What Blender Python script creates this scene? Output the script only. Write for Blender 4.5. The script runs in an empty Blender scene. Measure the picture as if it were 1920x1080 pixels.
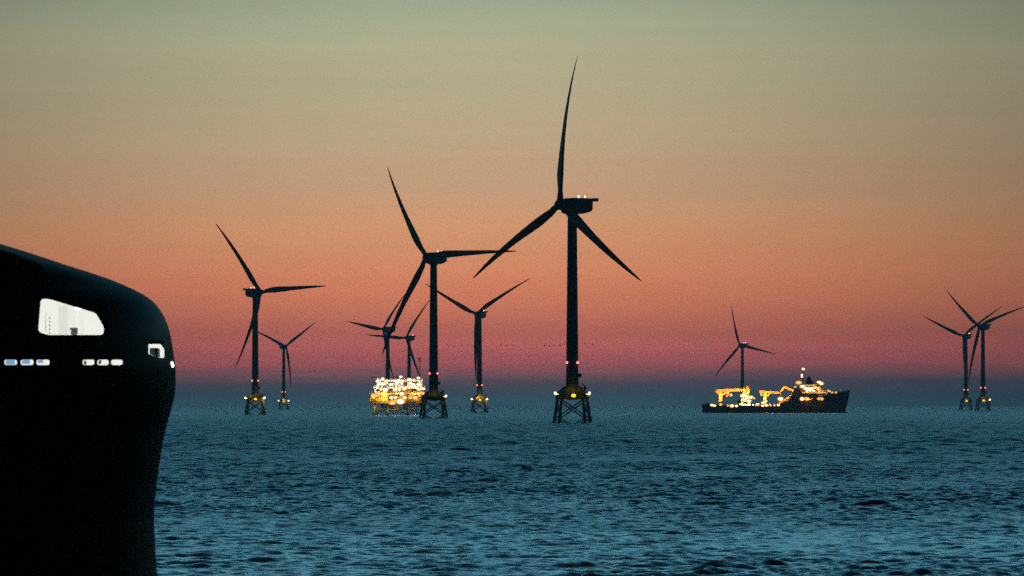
import bpy, bmesh, math, random
import numpy as np
from mathutils import Vector, Matrix

random.seed(7)
PI = math.pi
R = math.radians
SC = bpy.context.scene
COL = SC.collection

# ------------------------------------------------------------------ camera
FPX = 12500.0            # focal length in pixels of a 1920 wide frame (about 234 mm on full frame)
HORIZON = 757.0          # row of the true horizon in that frame
EYE = 10.0               # camera height over the water
cam_data = bpy.data.cameras.new("camera")
cam = bpy.data.objects.new("camera", cam_data)
COL.objects.link(cam)
cam.location = (0, 0, EYE)
cam.rotation_euler = (R(90), 0, 0)
cam_data.sensor_width = 36.0
cam_data.lens = FPX / 1920.0 * 36.0
cam_data.shift_y = (HORIZON - 540.0) / 1920.0
cam_data.clip_start = 0.5
cam_data.clip_end = 200000.0
cam_data.dof.use_dof = True
cam_data.dof.focus_distance = 3600.0
cam_data.dof.aperture_fstop = 5.0
SC.camera = cam

SC.view_settings.view_transform = 'Standard'
SC.view_settings.look = 'None'
SC.view_settings.exposure = 0.0
SC.view_settings.gamma = 1.0
SC.render.engine = 'CYCLES'
SC.cycles.use_denoising = False
SC.cycles.use_adaptive_sampling = True
SC.cycles.adaptive_threshold = 0.06
SC.cycles.adaptive_min_samples = 20
SC.cycles.max_bounces = 6
SC.cycles.diffuse_bounces = 2
SC.cycles.glossy_bounces = 3
SC.cycles.volume_bounces = 0
SC.cycles.transparent_max_bounces = 8
SC.cycles.sample_clamp_indirect = 0.8
SC.cycles.use_light_tree = True
SC.cycles.caustics_reflective = False
SC.cycles.caustics_refractive = False


def lin(c):
    out = []
    for v in c[:3]:
        v = v / 255.0
        out.append(v / 12.92 if v <= 0.04045 else ((v + 0.055) / 1.055) ** 2.4)
    return tuple(out) + (1.0,)


# ------------------------------------------------------------------ world: dusk sky
world = bpy.data.worlds.new("World")
SC.world = world
world.use_nodes = True
wn = world.node_tree
wn.nodes.clear()


def N(tree, kind, **kw):
    n = tree.nodes.new(kind)
    for k, v in kw.items():
        setattr(n, k, v)
    return n


def math_node(tree, op, a, b=None, c=None, clamp=False):
    n = tree.nodes.new('ShaderNodeMath')
    n.operation = op
    n.use_clamp = clamp
    for i, v in enumerate((a, b, c)):
        if v is None:
            continue
        if isinstance(v, (int, float)):
            n.inputs[i].default_value = v
        else:
            tree.links.new(v, n.inputs[i])
    return n.outputs[0]


def ramp_node(tree, fac, stops):
    n = tree.nodes.new('ShaderNodeValToRGB')
    cr = n.color_ramp
    cr.interpolation = 'LINEAR'
    stops = sorted(stops, key=lambda s: s[0])
    while len(cr.elements) > 1:
        cr.elements.remove(cr.elements[-1])
    cr.elements[0].position = stops[0][0]
    cr.elements[0].color = stops[0][1]
    for p, c in stops[1:]:
        e = cr.elements.new(p)
        e.color = c
    tree.links.new(fac, n.inputs[0])
    return n.outputs[0]


tc = N(wn, 'ShaderNodeTexCoord')
sep = N(wn, 'ShaderNodeSeparateXYZ')
wn.links.new(tc.outputs['Generated'], sep.inputs[0])
elev = math_node(wn, 'MULTIPLY', math_node(wn, 'ARCSINE', sep.outputs[2]), 180 / PI)     # degrees
azim = math_node(wn, 'MULTIPLY', math_node(wn, 'ARCTAN2', sep.outputs[0], sep.outputs[1]), 180 / PI)

ELO, EHI = -0.6, 4.0


def el(y):           # elevation (deg) seen on a row of the frame -> ramp position
    return (math.degrees(math.atan((HORIZON - y) / FPX)) - ELO) / (EHI - ELO)


# thin uneven streaks in the afterglow: shift the elevation a little with stretched noise
mp = N(wn, 'ShaderNodeMapping')
mp.inputs['Scale'].default_value = (7.0, 7.0, 160.0)
wn.links.new(tc.outputs['Generated'], mp.inputs[0])
nz = N(wn, 'ShaderNodeTexNoise')
nz.inputs['Scale'].default_value = 1.6
nz.inputs['Detail'].default_value = 5.0
nz.inputs['Roughness'].default_value = 0.6
wn.links.new(mp.outputs[0], nz.inputs['Vector'])
jit = math_node(wn, 'MULTIPLY', math_node(wn, 'SUBTRACT', nz.outputs['Fac'], 0.5), 0.2)
elev_j = math_node(wn, 'ADD', elev, jit)
f_low = math_node(wn, 'DIVIDE', math_node(wn, 'SUBTRACT', elev_j, ELO), EHI - ELO, clamp=True)
LOW = [
    (0.0, lin((58, 96, 114))),
    (el(775), lin((60, 96, 114))),
    (el(757), lin((64, 96, 114))),
    (el(738), lin((66, 86, 101))),
    (el(718), lin((92, 80, 92))),
    (el(700), lin((150, 92, 98))),
    (el(682), lin((210, 102, 102))),
    (el(650), lin((228, 114, 103))),
    (el(618), lin((214, 114, 96))),
    (el(596), lin((222, 124, 97))),
    (el(550), lin((233, 137, 100))),
    (el(500), lin((233, 149, 107))),
    (el(430), lin((227, 162, 117))),
    (el(350), lin((209, 167, 131))),
    (el(260), lin((196, 172, 138))),
    (el(170), lin((188, 177, 144))),
    (el(90), lin((182, 180, 146))),
    (el(20), lin((164, 172, 144))),
    (el(-60), lin((146, 160, 140))),
]
low = ramp_node(wn, f_low, LOW)
# warm glow is strongest above the place where the sun went down, a touch left of the view axis
AZ0 = math.degrees(math.atan((860 - 960) / FPX))
da = math_node(wn, 'DIVIDE', math_node(wn, 'SUBTRACT', azim, AZ0), 5.3)
gl = math_node(wn, 'POWER', 2.718281828, math_node(wn, 'MULTIPLY', math_node(wn, 'MULTIPLY', da, da), -1.0))
gl = math_node(wn, 'MULTIPLY_ADD', gl, 0.8, 0.2)
low_s = N(wn, 'ShaderNodeMix', data_type='RGBA', blend_type='MULTIPLY')
low_s.inputs[0].default_value = 1.0
# faint bands of thin high cloud veil the glow unevenly
mp2 = N(wn, 'ShaderNodeMapping')
mp2.inputs['Scale'].default_value = (5.0, 5.0, 120.0)
mp2.inputs['Location'].default_value = (3.1, 1.7, 0.4)
wn.links.new(tc.outputs['Generated'], mp2.inputs[0])
nz2 = N(wn, 'ShaderNodeTexNoise')
nz2.inputs['Scale'].default_value = 1.3
nz2.inputs['Detail'].default_value = 6.0
nz2.inputs['Roughness'].default_value = 0.65
wn.links.new(mp2.outputs[0], nz2.inputs['Vector'])
veil = math_node(wn, 'MULTIPLY_ADD', nz2.outputs['Fac'], 0.22, 0.89)
gl = math_node(wn, 'MULTIPLY', gl, veil)
wn.links.new(low, low_s.inputs[6])
wn.links.new(gl, low_s.inputs[7])

f_high = math_node(wn, 'DIVIDE', math_node(wn, 'MAXIMUM', elev, 0.0), 60.0, clamp=True)
HIGH = [
    (0.0, (0.30, 0.62, 0.64, 1)),
    (4 / 60, (0.40, 0.97, 0.99, 1)),
    (8 / 60, (0.35, 1.02, 1.18, 1)),
    (16 / 60, (0.155, 0.61, 0.92, 1)),
    (28 / 60, (0.035, 0.17, 0.30, 1)),
    (42 / 60, (0.010, 0.050, 0.10, 1)),
    (1.0, (0.004, 0.016, 0.036, 1)),
]
high = ramp_node(wn, f_high, HIGH)
# the twilight arch: bright in the west (+Y), dark behind the camera
az_w = math_node(wn, 'DIVIDE', azim, 62.0)
arch = math_node(wn, 'POWER', 2.718281828, math_node(wn, 'MULTIPLY', math_node(wn, 'MULTIPLY', az_w, az_w), -1.0))
arch = math_node(wn, 'MULTIPLY_ADD', arch, 0.97, 0.03)
high_s = N(wn, 'ShaderNodeMix', data_type='RGBA', blend_type='MULTIPLY')
high_s.inputs[0].default_value = 1.0
wn.links.new(high, high_s.inputs[6])
wn.links.new(arch, high_s.inputs[7])

# the far low sky also dims round to the east
low_w = N(wn, 'ShaderNodeMix', data_type='RGBA', blend_type='MULTIPLY')
low_w.inputs[0].default_value = 1.0
wn.links.new(low_s.outputs[2], low_w.inputs[6])
wn.links.new(arch, low_w.inputs[7])

t_mix = math_node(wn, 'DIVIDE', math_node(wn, 'SUBTRACT', elev, 3.7), 2.2, clamp=True)
mixs = N(wn, 'ShaderNodeMix', data_type='RGBA')
wn.links.new(t_mix, mixs.inputs[0])
wn.links.new(low_w.outputs[2], mixs.inputs[6])
wn.links.new(high_s.outputs[2], mixs.inputs[7])

bg_glow = N(wn, 'ShaderNodeBackground')
bg_glow.inputs[1].default_value = 1.0
wn.links.new(mixs.outputs[2], bg_glow.inputs[0])

sky = N(wn, 'ShaderNodeTexSky', sky_type='NISHITA')
sky.sun_disc = False
sky.sun_elevation = R(-4.0)
sky.sun_rotation = R(0.0)
bg_sky = N(wn, 'ShaderNodeBackground')
bg_sky.inputs[1].default_value = 0.05
wn.links.new(sky.outputs[0], bg_sky.inputs[0])
add = N(wn, 'ShaderNodeAddShader')
wn.links.new(bg_glow.outputs[0], add.inputs[0])
wn.links.new(bg_sky.outputs[0], add.inputs[1])
wout = N(wn, 'ShaderNodeOutputWorld')
wn.links.new(add.outputs[0], wout.inputs[0])


# ------------------------------------------------------------------ materials
def paint(name, col, rough=0.5, metal=0.0, var=0.25, scale=0.6, spec=0.5):
    m = bpy.data.materials.new(name)
    m.use_nodes = True
    t = m.node_tree
    b = t.nodes['Principled BSDF']
    b.inputs['Roughness'].default_value = rough
    b.inputs['Metallic'].default_value = metal
    b.inputs['Specular IOR Level'].default_value = spec
    tcn = N(t, 'ShaderNodeTexCoord')
    n = N(t, 'ShaderNodeTexNoise')
    n.inputs['Scale'].default_value = scale
    n.inputs['Detail'].default_value = 6.0
    t.links.new(tcn.outputs['Object'], n.inputs['Vector'])
    c0 = tuple(v * (1 - var) for v in col) + (1.0,)
    c1 = tuple(min(1, v * (1 + var)) for v in col) + (1.0,)
    t.links.new(ramp_node(t, n.outputs['Fac'], [(0.3, c0), (0.7, c1)]), b.inputs['Base Color'])
    return m


def glow(name, col, strength):
    m = bpy.data.materials.new(name)
    m.use_nodes = True
    t = m.node_tree
    t.nodes.clear()
    e = N(t, 'ShaderNodeEmission')
    e.inputs[0].default_value = tuple(col) + (1.0,)
    e.inputs[1].default_value = strength
    o = N(t, 'ShaderNodeOutputMaterial')
    t.links.new(e.outputs[0], o.inputs[0])
    m.cycles.emission_sampling = 'NONE'
    return m


M = {
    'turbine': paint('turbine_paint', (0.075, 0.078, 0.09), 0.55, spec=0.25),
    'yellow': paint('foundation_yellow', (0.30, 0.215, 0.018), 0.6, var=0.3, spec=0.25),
    'leg_yellow': paint('dark_leg_paint', (0.16, 0.11, 0.02), 0.6, var=0.4),  # legs in a darker yellow than the foundation
    'steel': paint('dark_steel', (0.06, 0.062, 0.07), 0.5, 0.3),
    'bird': paint('bird_plumage', (0.03, 0.028, 0.03), 0.8),
    'white': glow('glow_cabin_white', (1.0, 0.985, 0.92), 0.97),  # cabin light put into the emission of walls, panels and curtain
    'cream': glow('glow_cabin_panel', (0.96, 0.94, 0.87), 0.96),
    'dim': glow('glow_cabin_dim_panel', (0.86, 0.85, 0.77), 0.95),
    'grey': paint('grey_console', (0.06, 0.06, 0.055), 0.5),
    'blue': glow('glow_blue_curtain', (0.26, 0.50, 0.80), 0.8),  # curtain glows too, cabin light put into its colour
    'brown': paint('brown_wood', (0.16, 0.11, 0.06), 0.6),
    'module_white': paint('module_white', (0.72, 0.72, 0.66), 0.5, var=0.15, scale=0.3),
    'module_yellow': paint('module_yellow', (0.70, 0.42, 0.05), 0.5, var=0.2, scale=0.3),
    'deck_orange': paint('crane_orange', (0.70, 0.33, 0.05), 0.5, var=0.15),
    'ship_hull': paint('ship_hull_red_black', (0.026, 0.015, 0.018), 0.6, spec=0.2),
    'ship_white': paint('ship_superstructure', (0.62, 0.55, 0.45), 0.5, var=0.1),
    'ship_deck': paint('ship_deck_steel', (0.22, 0.12, 0.08), 0.7),
    'red_lamp': glow('red_lamp_glass', (1.0, 0.13, 0.12), 4.5),
    'pink_lamp': glow('aviation_lamp_glass', (1.0, 0.46, 0.34), 3.6),
    'nav_lamp': glow('navigation_lamp_glass', (1.0, 0.82, 0.42), 3.0),
    'yellow_lamp': glow('sodium_lamp_glass', (1.0, 0.66, 0.05), 1.3),
    'white_lamp': glow('floodlight_glass', (1.0, 0.92, 0.68), 2.2),
    'warm_lamp': glow('warm_floodlight_glass', (1.0, 0.82, 0.45), 2.3),
    'amber_lamp': glow('amber_floodlight_glass', (1.0, 0.62, 0.20), 1.35),
    'halo_amber': glow('lamp_halo_amber', (1.0, 0.46, 0.08), 0.75),  # halo round the floodlights, put in as glowing discs
    'halo_pink': glow('lamp_halo_red', (0.9, 0.25, 0.2), 0.35),  # same halo in red for the mast lamps
    'tube_lamp': glow('cabin_tube_light', (1.0, 0.98, 0.9), 3.0),
}


def black_hull():
    m = bpy.data.materials.new('black_hull_paint')
    m.use_nodes = True
    t = m.node_tree
    t.nodes.clear()
    tcn = N(t, 'ShaderNodeTexCoord')
    n = N(t, 'ShaderNodeTexNoise')
    n.inputs['Scale'].default_value = 0.5
    n.inputs['Detail'].default_value = 7.0
    t.links.new(tcn.outputs['Object'], n.inputs['Vector'])
    d = N(t, 'ShaderNodeBsdfDiffuse')
    t.links.new(ramp_node(t, n.outputs['Fac'], [(0.3, (0.002, 0.002, 0.0022, 1)), (0.7, (0.006, 0.006, 0.006, 1))]), d.inputs[0])
    g = N(t, 'ShaderNodeBsdfGlossy')
    g.inputs['Roughness'].default_value = 0.38
    mx = N(t, 'ShaderNodeMixShader')
    lw = N(t, 'ShaderNodeLayerWeight')
    lw.inputs[0].default_value = 0.5
    f3 = math_node(t, 'POWER', lw.outputs['Facing'], 3.0)
    t.links.new(math_node(t, 'MULTIPLY_ADD', f3, 0.075, 0.006), mx.inputs[0])
    t.links.new(d.outputs[0], mx.inputs[1])
    t.links.new(g.outputs[0], mx.inputs[2])
    o = N(t, 'ShaderNodeOutputMaterial')
    t.links.new(mx.outputs[0], o.inputs[0])
    return m


M['hull_black'] = black_hull()


def glass():
    m = bpy.data.materials.new('window_glass')
    m.use_nodes = True
    t = m.node_tree
    t.nodes.clear()
    tr = N(t, 'ShaderNodeBsdfTransparent')
    tr.inputs[0].default_value = (0.95, 0.96, 0.95, 1)
    gs = N(t, 'ShaderNodeBsdfGlossy')
    gs.inputs['Roughness'].default_value = 0.02
    mx = N(t, 'ShaderNodeMixShader')
    mx.inputs[0].default_value = 0.06
    t.links.new(tr.outputs[0], mx.inputs[1])
    t.links.new(gs.outputs[0], mx.inputs[2])
    o = N(t, 'ShaderNodeOutputMaterial')
    t.links.new(mx.outputs[0], o.inputs[0])
    return m


M['glass'] = glass()


# ------------------------------------------------------------------ helpers
def tag(o, label=None, cat=None, group=None, kind=None):
    if label:
        o['label'] = label
    if cat:
        o['category'] = cat
    if group:
        o['group'] = group
    if kind:
        o['kind'] = kind
    return o


def obj(name, bm, mat, parent=None, smooth=False):
    me = bpy.data.meshes.new(name)
    bm.normal_update()
    bm.to_mesh(me)
    bm.free()
    for m in (mat if isinstance(mat, (list, tuple)) else [mat]):
        me.materials.append(m)
    if smooth:
        me.polygons.foreach_set('use_smooth', [True] * len(me.polygons))
    o = bpy.data.objects.new(name, me)
    COL.objects.link(o)
    if parent is not None:
        o.parent = parent
    return o


def empty(name, loc):
    o = bpy.data.objects.new(name, None)
    COL.objects.link(o)
    o.location = loc
    return o


def box(bm, x0, x1, y0, y1, z0, z1, bev=0.0):
    g = bmesh.ops.create_cube(bm, size=1.0)
    vs = g['verts']
    for v in vs:
        v.co = Vector(((x0 + x1) / 2 + v.co.x * (x1 - x0), (y0 + y1) / 2 + v.co.y * (y1 - y0),
                       (z0 + z1) / 2 + v.co.z * (z1 - z0)))
    if bev > 0:
        es = list({e for v in vs for e in v.link_edges})
        bmesh.ops.bevel(bm, geom=es, offset=bev, segments=2, affect='EDGES')
    return vs


def tube(bm, a, b, r0, r1=None, n=12):
    a, b = Vector(a), Vector(b)
    r1 = r0 if r1 is None else r1
    d = b - a
    g = bmesh.ops.create_cone(bm, cap_ends=True, segments=n, radius1=r0, radius2=r1, depth=d.length)
    q = d.to_track_quat('Z', 'Y').to_matrix().to_4x4()
    bmesh.ops.transform(bm, matrix=Matrix.Translation((a + b) / 2) @ q, verts=g['verts'])
    return g['verts']


def beam(bm, a, b, w, h):
    """rectangular bar from a to b"""
    a, b = Vector(a), Vector(b)
    d = b - a
    g = bmesh.ops.create_cube(bm, size=1.0)
    q = d.to_track_quat('Z', 'Y').to_matrix().to_4x4()
    s = Matrix.Diagonal((w, h, d.length, 1))
    bmesh.ops.transform(bm, matrix=Matrix.Translation((a + b) / 2) @ q @ s, verts=g['verts'])
    return g['verts']


def ball(bm, c, r, n=10):
    g = bmesh.ops.create_uvsphere(bm, u_segments=n + 4, v_segments=n, radius=r)
    bmesh.ops.translate(bm, vec=Vector(c), verts=g['verts'])
    return g['verts']


def loft(bm, loops, cap=True):
    """closed loops of equal length -> closed solid"""
    rows = [[bm.verts.new(p) for p in lp] for lp in loops]
    n = len(rows[0])
    for a, b in zip(rows[:-1], rows[1:]):
        for i in range(n):
            j = (i + 1) % n
            bm.faces.new((a[i], a[j], b[j], b[i]))
    if cap:
        bm.faces.new(list(reversed(rows[0])))
        bm.faces.new(rows[-1])
    bmesh.ops.recalc_face_normals(bm, faces=bm.faces[:])
    return rows


def point_light(name, loc, power, col, parent, radius=0.4):
    ld = bpy.data.lights.new(name, 'POINT')
    ld.energy = power
    ld.color = col
    ld.shadow_soft_size = radius
    o = bpy.data.objects.new(name, ld)
    COL.objects.link(o)
    o.location = loc
    o.parent = parent
    return o


def XZ(px, py, dist):
    """real position of a thing that stands dist metres away"""
    return (px - 960.0) * dist / FPX, EYE + (HORIZON - py) * dist / FPX


# ------------------------------------------------------------------ the sea: one sheet out to the horizon
WAVE_SLOPE = 0.25
SEA_ROUGH = 0.10


def make_sea():
    rng = np.random.default_rng(11)
    near = [30.0, 60.0, 100.0, 150.0, 200.0, 250.0, 300.0, 330.0]
    far = []
    r = 331.0
    while r < 26000.0:
        (near if r < 1500 else far).append(r)
        if r < 520:
            dr = 0.3
        elif r < 700:
            dr = 0.36
        else:
            dr = 0.36 * (min(r, 4000.0) / 700.0) ** 1.2 * (max(r, 4000.0) / 4000.0) ** 2
        r += min(dr, 500.0)
    far.append(26000.0)
    side = np.array([5.4, 6.4, 8, 11, 15, 20, 28, 40, 55, 70, 90, 110, 130, 150, 170], dtype=np.float64)
    dense = np.linspace(-4.75, 4.75, 897)
    ang_a = np.radians(np.concatenate([-side[::-1], dense, side]))
    ang_b = np.radians(np.concatenate([-side[::-1], dense[::2], side]))
    waves = []
    nw = 100
    for k in range(nw):
        u = (k + rng.uniform(0, 1)) / nw
        lam = 0.6 * (7.0 / 0.6) ** u
        th = rng.normal(0, 0.55) + PI / 2 + 0.12
        slope = WAVE_SLOPE * math.sqrt(2.0 / nw) * (1.2 if lam < 2 else 0.95 if lam < 4 else 0.6)
        waves.append((lam, th, slope * lam / (2 * PI), rng.uniform(0, 2 * PI)))
    for k in range(7):      # a few longer crests running across the view
        lam = rng.uniform(4.0, 9.0)
        waves.append((lam, rng.normal(0, 0.2) + PI / 2, 0.03 * math.sqrt(2.0 / 7) * lam / (2 * PI), rng.uniform(0, 2 * PI)))
    swell = []
    for k in range(14):
        lam = rng.uniform(5.0, 15.0)
        swell.append((lam, rng.normal(0, 0.7) + PI / 2, 0.10 * math.sqrt(2.0 / 14) * lam / (2 * PI), rng.uniform(0, 2 * PI)))
    gusts = []
    for k in range(12):
        gusts.append((25 * 1.45 ** rng.uniform(0, 7), rng.uniform(0, 2 * PI), rng.uniform(0, 6.28)))

    def ring(rr, ang, sp):
        rr = np.array(rr)
        RR, AA = np.meshgrid(rr, ang, indexing='ij')
        X, Y = RR * np.sin(AA), RR * np.cos(AA)
        gust = np.zeros_like(X)
        for lam, th, ph in gusts:
            gust += np.sin(2 * PI / lam * (X * math.cos(th) + Y * math.sin(th) * 0.35) + ph)
        gust = np.clip(1.0 + 0.065 * gust, 0.6, 1.4)
        fade = np.clip((R(5.3) - np.abs(AA)) / R(0.5), 0, 1)
        Z = np.zeros_like(X)
        lost = np.zeros(len(rr))
        for lam, th, a, ph in waves:
            w = np.clip(lam / (sp * 1.5) - 1.0, 0.0, 1.0)
            lost += (2 * PI * a / lam) ** 2 / 2 * (1 - w * w)
            n = np.nonzero(w > 0)[0]
            if len(n) == 0:
                continue
            n = slice(n[0], n[-1] + 1)
            kk = 2 * PI / lam
            s = np.sin(kk * (X[n] * math.cos(th) + Y[n] * math.sin(th)) + ph)
            Z[n] += a * w[n][:, None] * s * (gust[n] if lam < 8 else 1.0)
        # offshore, away from the shelter of the ships, a longer chop
        off = np.clip((rr - 800.0) / 700.0, 0.0, 1.0)
        for lam, th, a, ph in swell:
            w = off * np.clip(lam / (sp * 1.5) - 1.0, 0.0, 1.0)
            Z += a * w[:, None] * np.sin(2 * PI / lam * (X * math.cos(th) + Y * math.sin(th)) + ph)
        Z = (Z + 0.25 * (Z * Z - 0.02)) * fade
        # chop too small for the grid here is carried as roughness instead
        chop = np.sqrt(np.sqrt(0.75 * lost + SEA_ROUGH ** 4))
        return np.stack([X, Y, Z], axis=-1).reshape(-1, 3), np.repeat(chop, len(ang))

    allr = np.array(near + far)
    sp_all = np.gradient(allr)
    sp_all[:9] = 50
    ca, ka = ring(near, ang_a, sp_all[:len(near)])
    cb, kb = ring(far, ang_b, sp_all[len(near):])
    co = np.concatenate([ca, cb, [[0, 0, 0]]]).astype(np.float32)

    def strips(nr, na, off):
        i = np.arange(nr - 1)[:, None] * na + np.arange(na - 1)[None, :]
        qd = np.stack([i + na, i + na + 1, i + 1, i], axis=-1).reshape(-1, 4)
        j = np.arange(nr - 1) * na
        wr = np.stack([j + 2 * na - 1, j + na, j, j + na - 1], axis=-1)
        return np.concatenate([qd, wr]) + off
    na_, nb_ = len(ang_a), len(ang_b)
    q1, q2 = strips(len(near), na_, 0), strips(len(far), nb_, len(ca))
    polys = [q1.ravel(), q2.ravel()]
    sizes = [np.full(len(q1), 4), np.full(len(q2), 4)]
    # stitch the fine ring to the coarser one
    o1, o2 = (len(near) - 1) * na_, len(ca)
    ns = len(side)
    map_b = list(range(ns)) + [ns + 2 * k for k in range(len(dense[::2]))] + [ns + len(dense) + k for k in range(ns)]
    st, sz = [], []
    for k in range(nb_):
        k2 = (k + 1) % nb_
        a0, a1 = map_b[k], map_b[k2]
        inner = [a1, a0] if (k2 == 0 or a1 - a0 == 1) else [a1, a0 + 1, a0]
        f = [o2 + k, o2 + k2] + [o1 + q for q in inner]
        st += f
        sz.append(len(f))
    cidx = len(co) - 1
    for k in range(na_):
        st += [k, (k + 1) % na_, cidx]
        sz.append(3)
    loops = np.concatenate(polys + [np.array(st)]).astype(np.int32)
    sizes = np.concatenate(sizes + [np.array(sz)]).astype(np.int32)
    starts = (np.cumsum(sizes) - sizes).astype(np.int32)
    me = bpy.data.meshes.new('sea')
    me.vertices.add(len(co))
    me.vertices.foreach_set('co', co.ravel())
    me.loops.add(len(loops))
    me.loops.foreach_set('vertex_index', loops)
    me.polygons.add(len(sizes))
    me.polygons.foreach_set('loop_start', starts)
    me.polygons.foreach_set('use_smooth', np.ones(len(sizes), dtype=bool))
    me.update(calc_edges=True)
    at_ = me.attributes.new('chop', 'FLOAT', 'POINT')
    at_.data.foreach_set('value', np.concatenate([ka, kb, [0.3]]).astype(np.float32))
    o = bpy.data.objects.new('sea', me)
    COL.objects.link(o)
    tag(o, kind='structure')
    m = bpy.data.materials.new('sea_water')
    m.use_nodes = True
    t = m.node_tree
    b = t.nodes['Principled BSDF']
    b.inputs['Base Color'].default_value = (0.003, 0.022, 0.032, 1)
    an = N(t, 'ShaderNodeAttribute', attribute_name='chop')
    t.links.new(an.outputs['Fac'], b.inputs['Roughness'])
    b.inputs['IOR'].default_value = 1.38
    tcn = N(t, 'ShaderNodeTexCoord')
    mpn = N(t, 'ShaderNodeMapping')
    mpn.inputs['Scale'].default_value = (0.75, 1.0, 1.0)
    t.links.new(tcn.outputs['Object'], mpn.inputs[0])
    n1 = N(t, 'ShaderNodeTexNoise')
    n1.inputs['Scale'].default_value = 1.1
    n1.inputs['Detail'].default_value = 5.0
    n1.inputs['Roughness'].default_value = 0.62
    t.links.new(mpn.outputs[0], n1.inputs['Vector'])
    bp = N(t, 'ShaderNodeBump')
    bp.inputs['Strength'].default_value = 0.35
    bp.inputs['Distance'].default_value = 0.25
    t.links.new(n1.outputs['Fac'], bp.inputs['Height'])
    t.links.new(bp.outputs[0], b.inputs['Normal'])
    me.materials.append(m)
    return o


make_sea()

# ------------------------------------------------------------------ evening haze over the water
bm = bmesh.new()
box(bm, -27000, 27000, -27000, 27000, -2.5, 205)
hz = obj('haze', bm, [])
tag(hz, kind='stuff')
hm = bpy.data.materials.new('haze_air')
hm.use_nodes = True
ht = hm.node_tree
ht.nodes.clear()
pv = N(ht, 'ShaderNodeVolumePrincipled')
pv.inputs['Color'].default_value = (0.80, 0.90, 1.0, 1)
pv.inputs['Density'].default_value = 2.8e-5
pv.inputs['Anisotropy'].default_value = 0.1
ho = N(ht, 'ShaderNodeOutputMaterial')
ht.links.new(pv.outputs[0], ho.inputs['Volume'])
hz.data.materials.append(hm)

# ------------------------------------------------------------------ wind turbines
HUB_Z = 111.0
BLADE = 77.0
OVERHANG = 8.2
TILT = R(6.0)


def blade_bm(pitch):
    bm = bmesh.new()
    st = [(1.2, 3.3, 3.3, 0), (4, 3.3, 3.3, 0), (7, 3.9, 3.0, 2), (11, 4.7, 2.3, 8), (15, 5.4, 1.8, 10), (19, 5.3, 1.45, 9),
          (26, 4.7, 1.1, 7), (35, 3.9, 0.85, 4.5), (45, 3.35, 0.62, 2.5), (55, 2.6, 0.45, 1), (64, 1.9, 0.32, 0),
          (71, 1.25, 0.22, -0.5), (75, 0.75, 0.15, -1), (76.6, 0.32, 0.1, -1), (BLADE, 0.1, 0.05, -1)]
    loops = []
    for r, ch, th, tw in st:
        a = pitch + R(tw)
        # cone upwind (-Y), loaded tip bends downwind (+Y)
        yo = -math.sin(R(5.0)) * r + 8.9 * (r / BLADE) ** 2.5
        lp = []
        for k in range(14):
            p = 2 * PI * k / 14
            cx = math.cos(p)
            # leading edge rounder than trailing edge, pitch axis at a third of the chord
            taper = 1.0 if ch <= 3.4 and th > 3 else (0.62 + 0.38 * cx)
            u = (cx * 0.5 - (0.0 if th > 3.2 else 0.17)) * ch
            v = math.sin(p) * 0.5 * th * taper
            lp.append((u * math.cos(a) - v * math.sin(a), yo + u * math.sin(a) + v * math.cos(a), r))
        loops.append(lp)
    loft(bm, loops)
    return bm


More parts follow.
